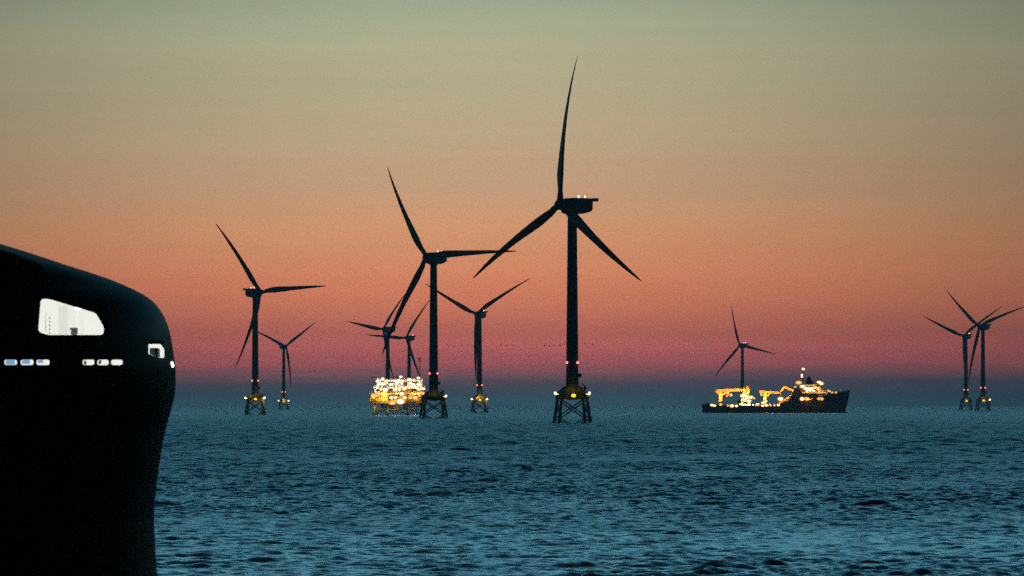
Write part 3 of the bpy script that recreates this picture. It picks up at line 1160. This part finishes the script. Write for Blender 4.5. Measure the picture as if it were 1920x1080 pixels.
    beam(bm, q(1434, 736, -6), q(1434, 736, 6), 2.2, 2.2)
    obj('mid_deck_frame', bm, M['deck_orange'], root)
    # knuckle boom crane
    bm = bmesh.new()
    tube(bm, q(1464, 760, -8), q(1464.5, 750, -8), 2.2, 2.0, 16)
    box(bm, *[v for v in (q(1461, 0).x, q(1469, 0).x)], -10.5, -5.5, q(0, 756).z, q(0, 750).z, 0.4)
    cr = obj('knuckle_crane', bm, M['deck_orange'], root)
    bm = bmesh.new()
    beam(bm, q(1467, 753, -8), q(1481.5, 744.5, -8), 2.2, 2.4)
    beam(bm, q(1480, 746.5, -8), q(1489.5, 733.0, -8), 2.2, 2.2)
    beam(bm, q(1490, 734, -8), q(1469.5, 725.2, -8), 2.1, 2.0)
    beam(bm, q(1470.5, 725, -8), q(1463, 735, -8), 1.9, 1.8)
    tube(bm, q(1463, 735, -8), q(1463, 741, -8), 0.15, n=6)
    obj('boom', bm, M['module_yellow'], cr)
    # deck cargo: reels, containers, winches along the low deck
    bm = bmesh.new()
    rnd = random.Random(3)
    px = 1333.0
    while px < 1462:
        w = rnd.uniform(4, 8)
        h = rnd.uniform(1.6, 4.2)
        if abs(px + w / 2 - 1350.5) > 5:
            a, b = q(px, 760.3), q(px + w, 760.3 - h)
            yy = rnd.uniform(-10, -6)
            if rnd.random() < 0.4:
                c = (a + b) / 2
                tube(bm, (c.x, yy - 1.2, a.z + h / s / 2), (c.x, yy + 1.6, a.z + h / s / 2), h / s / 2, n=16)
            else:
                box(bm, a.x, b.x, yy - 2, yy + 2, a.z, b.z, 0.1)
        px += w + rnd.uniform(0.5, 4)
    obj('deck_equipment', bm, M['ship_white'], root)
    W, A = 'warm_lamp', 'amber_lamp'
    FL = [(1334, 759.5, 1.5, W), (1339, 760.5, 1.2, W), (1350.5, 758.5, 1.4, A), (1371.5, 761, 1.7, W), (1380, 761, 1.7, W), (1364, 760.5, 0.9, A),
          (1391, 742, 2.0, W), (1396, 741.5, 2.2, W), (1400, 744.5, 2.2, W), (1407, 745, 1.9, W), (1392, 750, 1.5, W), (1403, 752, 1.7, W), (1397, 748, 1.5, W),
          (1402, 731, 1.2, A), (1413, 747, 0.9, A), (1420, 760, 1.0, A),
          (1430, 755, 1.4, W), (1435.5, 752, 1.4, W), (1436, 760, 1.4, W), (1429, 761, 1.2, W), (1444, 760.5, 1.0, A), (1451, 760.5, 1.0, A), (1458.5, 759.5, 1.6, W),
          (1462.5, 748, 1.9, W), (1426, 734, 0.7, A), (1451, 735, 0.6, A),
          (1505, 692, 1.5, 'pink_lamp'), (1502.3, 703.2, 1.7, 'pink_lamp'), (1502.5, 706.5, 0.9, 'pink_lamp'), (1496.5, 717.5, 1.9, A), (1490, 725.5, 1.0, A),
          (1504, 724.5, 2.0, W), (1510, 729, 2.0, W), (1514.5, 728, 2.2, W), (1518, 731, 1.8, W), (1512, 734, 1.6, W), (1521, 729, 1.6, W), (1525, 733, 1.3, W),
          (1502.5, 748, 1.8, W), (1507, 748.5, 1.3, A), (1515, 746.8, 1.1, A), (1534, 748, 1.5, A), (1540, 748, 1.5, A),
          (1534.5, 716.5, 1.8, W), (1538.5, 719, 2.0, W), (1552.5, 733, 1.2, A), (1559, 736, 1.2, A), (1566, 736, 0.9, A)]
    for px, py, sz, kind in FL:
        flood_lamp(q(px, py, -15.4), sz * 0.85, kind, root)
    bm = bmesh.new()
    tube(bm, q(1537, 731, -6), q(1537, 717.5, -14.2), 0.3, 0.2, 8)
    tube(bm, q(1496.5, 727, -12), q(1496.5, 717.5, -14.2), 0.25, n=8)
    obj('lamp_post', bm, M['steel'], root)
    AM, WH = (1.0, 0.46, 0.10), (1.0, 0.78, 0.42)
    for px, tx, ty, pw in ((1347, 1349, 741, 40000), (1358, 1360, 731, 42000), (1376, 1374, 731, 42000), (1388, 1388, 731, 30000), (1398, 1399, 736, 40000),
                           (1430, 1431, 738, 20000), (1446, 1446, 735, 16000), (1472, 1476, 736, 24000)):
        a, b = q(px, 756, -19.5), q(tx, ty, -9)
        ld = bpy.data.lights.new('gantry_spot', 'SPOT')
        ld.energy = pw * 1.3
        ld.color = (1.0, 0.46, 0.10)
        ld.spot_size = R(62)
        ld.spot_blend = 0.6
        ld.shadow_soft_size = 0.6
        o = bpy.data.objects.new('gantry_spot', ld)
        COL.objects.link(o)
        o.parent = root
        o.location = a
        o.rotation_euler = (b - a).to_track_quat('-Z', 'Y').to_euler()
    for px, py, y, pw, col in ((1392, 742, -13, 60000, AM), (1399, 745, -16, 60000, WH), (1404, 752, -13, 36000, WH),
                               (1432, 748, -12, 18000, AM), (1448, 752, -12, 14000, AM), (1474, 738, -13.5, 22000, AM),
                               (1510, 728, -17, 42000, AM), (1526, 732, -16, 20000, AM), (1512, 748, -17, 5000, AM), (1537, 748, -17, 4000, AM), (1558, 731, -10, 5000, AM)):
        point_light('deck_flood_beam', q(px, py, y), pw * 0.6, col, root, 0.6)
    return root


make_workship()


# ------------------------------------------------------------------ the near ship: rounded inverted bow
def make_bow_ship():
    D = 250.0
    s = FPX / D
    xb = (328 - 960) / s
    root = empty('bow_ship', (xb, D, 0))
    tag(root, 'close black ship with rounded inverted bow and lit white bridge window at the left edge', 'ship')
    # bow outline: (column, row) down the stem
    prof = [(-420, 425), (-330, 428), (-220, 436), (-120, 445), (-50, 451), (0, 457), (30, 466), (60, 475.5), (90, 485.5), (120, 495.5), (150, 505), (180, 514.5),
            (207, 524), (230, 533.5), (253, 544), (268, 552), (280, 560), (289, 568), (297, 577.5), (304, 588), (310, 600), (314.5, 612), (318.5, 627), (321.5, 644),
            (324.5, 664), (327.4, 686), (328, 688), (328.4, 705), (328.4, 724), (327, 738), (323.8, 753), (317.5, 778), (310, 804), (303, 838), (297.5, 875), (292.5, 912), (289, 946),
            (288, 972), (289, 1000), (291, 1040), (294, 1080), (298, 1120), (304, 1160), (312, 1200), (318, 1235), (320, 1257), (318, 1290), (308, 1330), (290, 1370)]
    # curve fit: smooth the profile slightly
    ax = np.array([p[0] for p in prof], float)
    ay = np.array([p[1] for p in prof], float)
    rows = np.concatenate([np.linspace(425, 470, 26)[:-1], np.linspace(470, 620, 34)[:-1], np.linspace(620, 1000, 40)[:-1], np.linspace(1000, 1370, 16)])
    # flatter sampling on the roof, where the outline runs almost level
    tips = np.interp(rows, ay, ax)
    loops = []

    def half_beam(z):
        if z > 15.5:
            return 9.6
        if z > 12.5:
            return 9.6 + 1.2 * (15.5 - z) / 3.0
        if z > 8:
            return 10.8
        return 10.8 - 0.9 * (8 - z) / 8

    def entry(z):
        if z > 14.3:
            f = min(1.0, (z - 14.3) / 1.1)
            return 9.5 - 8.7 * (3 * f * f - 2 * f ** 3)
        if z > 11:
            return 9.5
        return 9.5 + (11 - z) * 0.75
    AFT = -30.0
    nE, nS = 40, 8
    for row, tip in zip(rows, tips):
        z = EYE + (HORIZON - row) / s
        xt = (tip - 328) / s
        B, L = half_beam(z), entry(z)
        L = min(L, (xt - AFT) * 0.9)
        star = []
        for k in range(nE + 1):
            th = PI / 2 * k / nE
            star.append((xt - L * (1 - math.cos(th)), -B * math.sin(th) ** 0.92 if k else 0.0))
        x_end = xt - L
        for k in range(1, nS + 1):
            star.append((x_end + (AFT - x_end) * k / nS, -B))
        port = [(x, -y) for x, y in star[1:]]
        lp = [(x, y, z) for x, y in reversed(star)] + [(x, y, z) for x, y in port]
        loops.append(lp)
    bm = bmesh.new()
    loft(bm, loops)
    hull = obj('hull', bm, M['hull_black'], root, True)

    def skin(x, z):
        """starboard skin (negative y) of the bow at local x, z"""
        row = HORIZON - (z - EYE) * s
        xt = (np.interp(row, ay, ax) - 328) / s
        B, L = half_beam(z), entry(z)
        u = max(0.0, min(1.0, (xt - x) / L))
        c = 1 - u
        return -B * math.sqrt(max(0.0, 1 - c * c)) ** 0.92

    def loc(px, py, y):
        """local x, z of a sight line where it reaches depth y"""
        return (px - 960) * (D + y) / FPX - xb, EYE + (HORIZON - py) * (D + y) / FPX

    def on_skin(px, py):
        y = -6.0
        for _ in range(12):
            x, z = loc(px, py, y)
            y = skin(x, z)
        return Vector((x, y, z))

    cutters = []

    def round_poly(pts, rad, n=5):
        out = []
        m = len(pts)
        for i in range(m):
            p, a, b = Vector(pts[i]), Vector(pts[i - 1]), Vector(pts[(i + 1) % m])
            u, v = (a - p), (b - p)
            r = rad if not isinstance(rad, (list, tuple)) else rad[i]
            r = min(r, u.length * 0.48, v.length * 0.48)
            p0, p1 = p + u.normalized() * r, p + v.normalized() * r
            for k in range(n + 1):
                t = k / n
                out.append(tuple((1 - t) ** 2 * p0 + 2 * t * (1 - t) * p + t * t * p1))
        return out

    def opening(poly, rad, depth, liner='white', name='window', furnish=None):
        pl = round_poly(poly, rad)
        P = [on_skin(px, py) for px, py in pl]
        y_out, y_back = min(p.y for p in P) - 0.6, max(p.y for p in P) + depth
        cb = bmesh.new()
        loft(cb, [[(p.x, y_out, p.z) for p in P], [(p.x, y_back, p.z) for p in P]])
        cutters.append(obj('cut', cb, M['hull_black'], root))
        # lining behind the opening; it glows itself in place of cabin light
        lb = bmesh.new()
        c = sum(P, Vector()) / len(P)
        front, back_ = [], []
        for p in P:
            x, z = c.x + (p.x - c.x) * 0.994, c.z + (p.z - c.z) * 0.994
            front.append(lb.verts.new((x, p.y + 0.06, z)))
            back_.append(lb.verts.new((x, y_back - 0.02, z)))
        n = len(P)
        for i in range(n):
            j = (i + 1) % n
            lb.faces.new((front[i], back_[i], back_[j], front[j]))
        lb.faces.new(back_)
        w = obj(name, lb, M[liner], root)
        pb = bmesh.new()
        vs = [pb.verts.new(p + Vector((0, 0.04, 0))) for p in P]
        mid = pb.verts.new((c.x, skin(c.x, c.z) + 0.04, c.z))
        for i in range(n):
            pb.faces.new((vs[i], vs[(i + 1) % n], mid))
        obj('pane', pb, M['glass'], w)
        if furnish:
            furnish(w, y_back)
        return w

    def panel(bm, x0, x1, y0, y1, rows_, bev=0.0):
        (xa, za), (xc, zc) = loc(x0, rows_[1], (y0 + y1) / 2), loc(x1, rows_[0], (y0 + y1) / 2)
        box(bm, xa, xc, y0, y1, za, zc, bev)

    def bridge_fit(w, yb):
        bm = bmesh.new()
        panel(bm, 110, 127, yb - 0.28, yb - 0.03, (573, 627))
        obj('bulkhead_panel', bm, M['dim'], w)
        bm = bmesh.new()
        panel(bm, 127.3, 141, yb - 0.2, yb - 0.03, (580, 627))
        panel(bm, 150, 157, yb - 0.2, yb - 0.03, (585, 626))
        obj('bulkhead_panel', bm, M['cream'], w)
        bm = bmesh.new()
        panel(bm, 85.2, 86.2, yb - 1.0, yb - 0.9, (563, 627))
        panel(bm, 82.0, 82.4, yb - 0.8, yb - 0.7, (563, 627))
        for j in range(5):
            panel(bm, 92.4, 94.0, yb - 0.6, yb - 0.5, (622.5 - j * 7, 626 - j * 7))
        obj('door_edge', bm, M['grey'], w)
        bm = bmesh.new()
        panel(bm, 130.5, 147, yb - 0.9, yb - 0.6, (614.6, 618.8), 0.03)
        panel(bm, 133, 145.5, yb - 0.9, yb - 0.62, (618.8, 628), 0.03)
        obj('bridge_chair', bm, M['grey'], w)
        bm = bmesh.new()
        panel(bm, 140, 152, yb - 1.1, yb - 0.8, (576.6, 581), 0.03)
        obj('ceiling_lamp', bm, M['tube_lamp'], w)

    opening([(76, 560), (90, 560), (176, 586), (180, 588), (195, 613), (194, 628), (88, 628), (71, 622)], 7, 2.4, furnish=bridge_fit, name='bridge_window')

    def port(x0, x1, fit=None, y0=674.3, y1=684.5):
        opening([(x0, y0), (x1, y0), (x1, y1), (x0, y1)], 5.2, 0.5, furnish=fit, name='porthole_window')

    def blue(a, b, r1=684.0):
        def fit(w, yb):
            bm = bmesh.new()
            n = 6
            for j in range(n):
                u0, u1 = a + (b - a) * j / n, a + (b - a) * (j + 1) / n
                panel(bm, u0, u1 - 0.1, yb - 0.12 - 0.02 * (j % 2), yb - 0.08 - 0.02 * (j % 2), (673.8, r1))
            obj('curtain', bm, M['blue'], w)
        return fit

    def block(a, b, y0, y1, mat, back=0.2):
        def fit(w, yb):
            bm = bmesh.new()
            panel(bm, a, b, yb - back, yb - 0.04, (y0, y1), 0.02)
            obj('cabin_locker', bm, M[mat], w)
        return fit
    port(8, 32, blue(9, 28))
    port(38.2, 63, blue(38.6, 56, 682.5))
    port(68, 93, blue(68.4, 81, 680.5))
    port(154.5, 177, block(157, 162, 676, 684.5, 'brown'))
    port(182, 204, block(182.6, 190, 674.5, 682.5, 'grey'))
    port(208, 230, None)
    opening([(278, 645), (301, 645), (308, 655), (308, 671), (300, 671), (278, 664)], 3.0, 0.8, furnish=block(276.5, 297.5, 652.8, 671.5, 'hull_black', 1.9), name='corner_window')
    # boolean the openings into the skin
    for c in cutters:
        md = hull.modifiers.new('opening', 'BOOLEAN')
        md.object = c
        md.operation = 'DIFFERENCE'
        md.solver = 'EXACT'
    dg = bpy.context.evaluated_depsgraph_get()
    ev = hull.evaluated_get(dg)
    me = bpy.data.meshes.new_from_object(ev)
    hull.modifiers.clear()
    hull.data = me
    for c in cutters:
        bpy.data.objects.remove(c)
    # twin lamp at the very nose, on the rubbing strake
    for px, py in ((321.5, 682), (325.6, 685.5)):
        bm = bmesh.new()
        p = on_skin(px, py) + Vector((0.02, -0.1, 0))
        g = bmesh.ops.create_uvsphere(bm, u_segments=12, v_segments=8, radius=1.0)
        for v in g['verts']:
            v.co = Vector((p.x + v.co.x * 0.045, p.y + v.co.y * 0.05, p.z + v.co.z * 0.085))
        box(bm, p.x - 0.04, p.x + 0.04, p.y + 0.03, p.y + 0.3, p.z - 0.05, p.z + 0.05)
        obj('bow_light', bm, M['tube_lamp'], root, True)
    # stern half of the ship, out of the frame: low aft deck and transom
    bm = bmesh.new()
    L = []
    for x, hb, zt in ((-30.02, 10.6, 7.5), (-45, 10.6, 7.0), (-80, 10.6, 7.0), (-88, 10.0, 7.0), (-90, 9.0, 6.8)):
        L.append([(x, -hb * 0.85, -3), (x, -hb, 0.5), (x, -hb, zt), (x, hb, zt), (x, hb, 0.5), (x, hb * 0.85, -3)])
    loft(bm, L)
    obj('aft_hull', bm, M['hull_black'], root)
    bm = bmesh.new()
    a, b = 60.0, 320.0
    return root


make_bow_ship()


# ------------------------------------------------------------------ birds
def bird_mesh(flap):
    bm = bmesh.new()
    loops = []
    for y, w, h in ((-0.42, 0.01, 0.01), (-0.34, 0.05, 0.05), (-0.2, 0.075, 0.08), (0.0, 0.1, 0.105), (0.2, 0.075, 0.08), (0.36, 0.03, 0.03), (0.5, 0.06, 0.012)):
        loops.append([(w * math.cos(2 * PI * k / 8), y, h * math.sin(2 * PI * k / 8)) for k in range(8)])
    loft(bm, loops)
    for sg in (-1, 1):
        L = []
        for u, ch, sw in ((0.05, 0.26, 0.0), (0.3, 0.24, -0.04), (0.55, 0.17, 0.05), (0.8, 0.04, 0.16)):
            z = 0.05 + flap * (0.34 * min(u, 0.35) / 0.35 - 0.12 * max(0, u - 0.35))
            x = sg * u
            L.append([(x, sw - ch / 2, z), (x, sw, z + 0.025), (x, sw + ch / 2, z), (x, sw, z - 0.015)])
        loft(bm, L)
    return bm


bird_vars = []
for fl in (1.0, 0.4, -0.5):
    me = bpy.data.meshes.new('bird')
    b_ = bird_mesh(fl)
    b_.normal_update()
    b_.to_mesh(me)
    b_.free()
    me.materials.append(M['bird'])
    bird_vars.append(me)
BIRDS = [(841, 649.5), (852, 649), (867, 648), (877.5, 648), (888, 649), (929.5, 648.8), (938.5, 648), (949, 648), (961, 647),
         (1021, 648), (1030, 649), (1040.5, 648.5), (1050.5, 647.5), (1058, 646), (1095, 645), (1111, 646), (1480, 637.5), (1545, 633)]
for i, (px, py) in enumerate(BIRDS):
    D = 2300.0
    x, z = XZ(px, py, D)
    o = bpy.data.objects.new('bird', bird_vars[i % 3])
    COL.objects.link(o)
    o.location = (x, D + random.uniform(-15, 15), z)
    o.rotation_euler = (random.uniform(-0.1, 0.1), random.uniform(-0.35, 0.35), R(90) + random.uniform(-0.9, 0.9))
    o.scale = (0.85,) * 3 if i < 16 else (0.75,) * 3
    if i < 16:
        tag(o, 'small dark bird flying in the low line that crosses the tallest turbine towers', 'bird', 'birds flying in a line low over the sea')
    elif i == 16:
        tag(o, 'lone dark bird in the pink sky above the mast of the work ship', 'bird')
    else:
        tag(o, 'lone dark bird in the pink sky right of the work ship mast', 'bird')
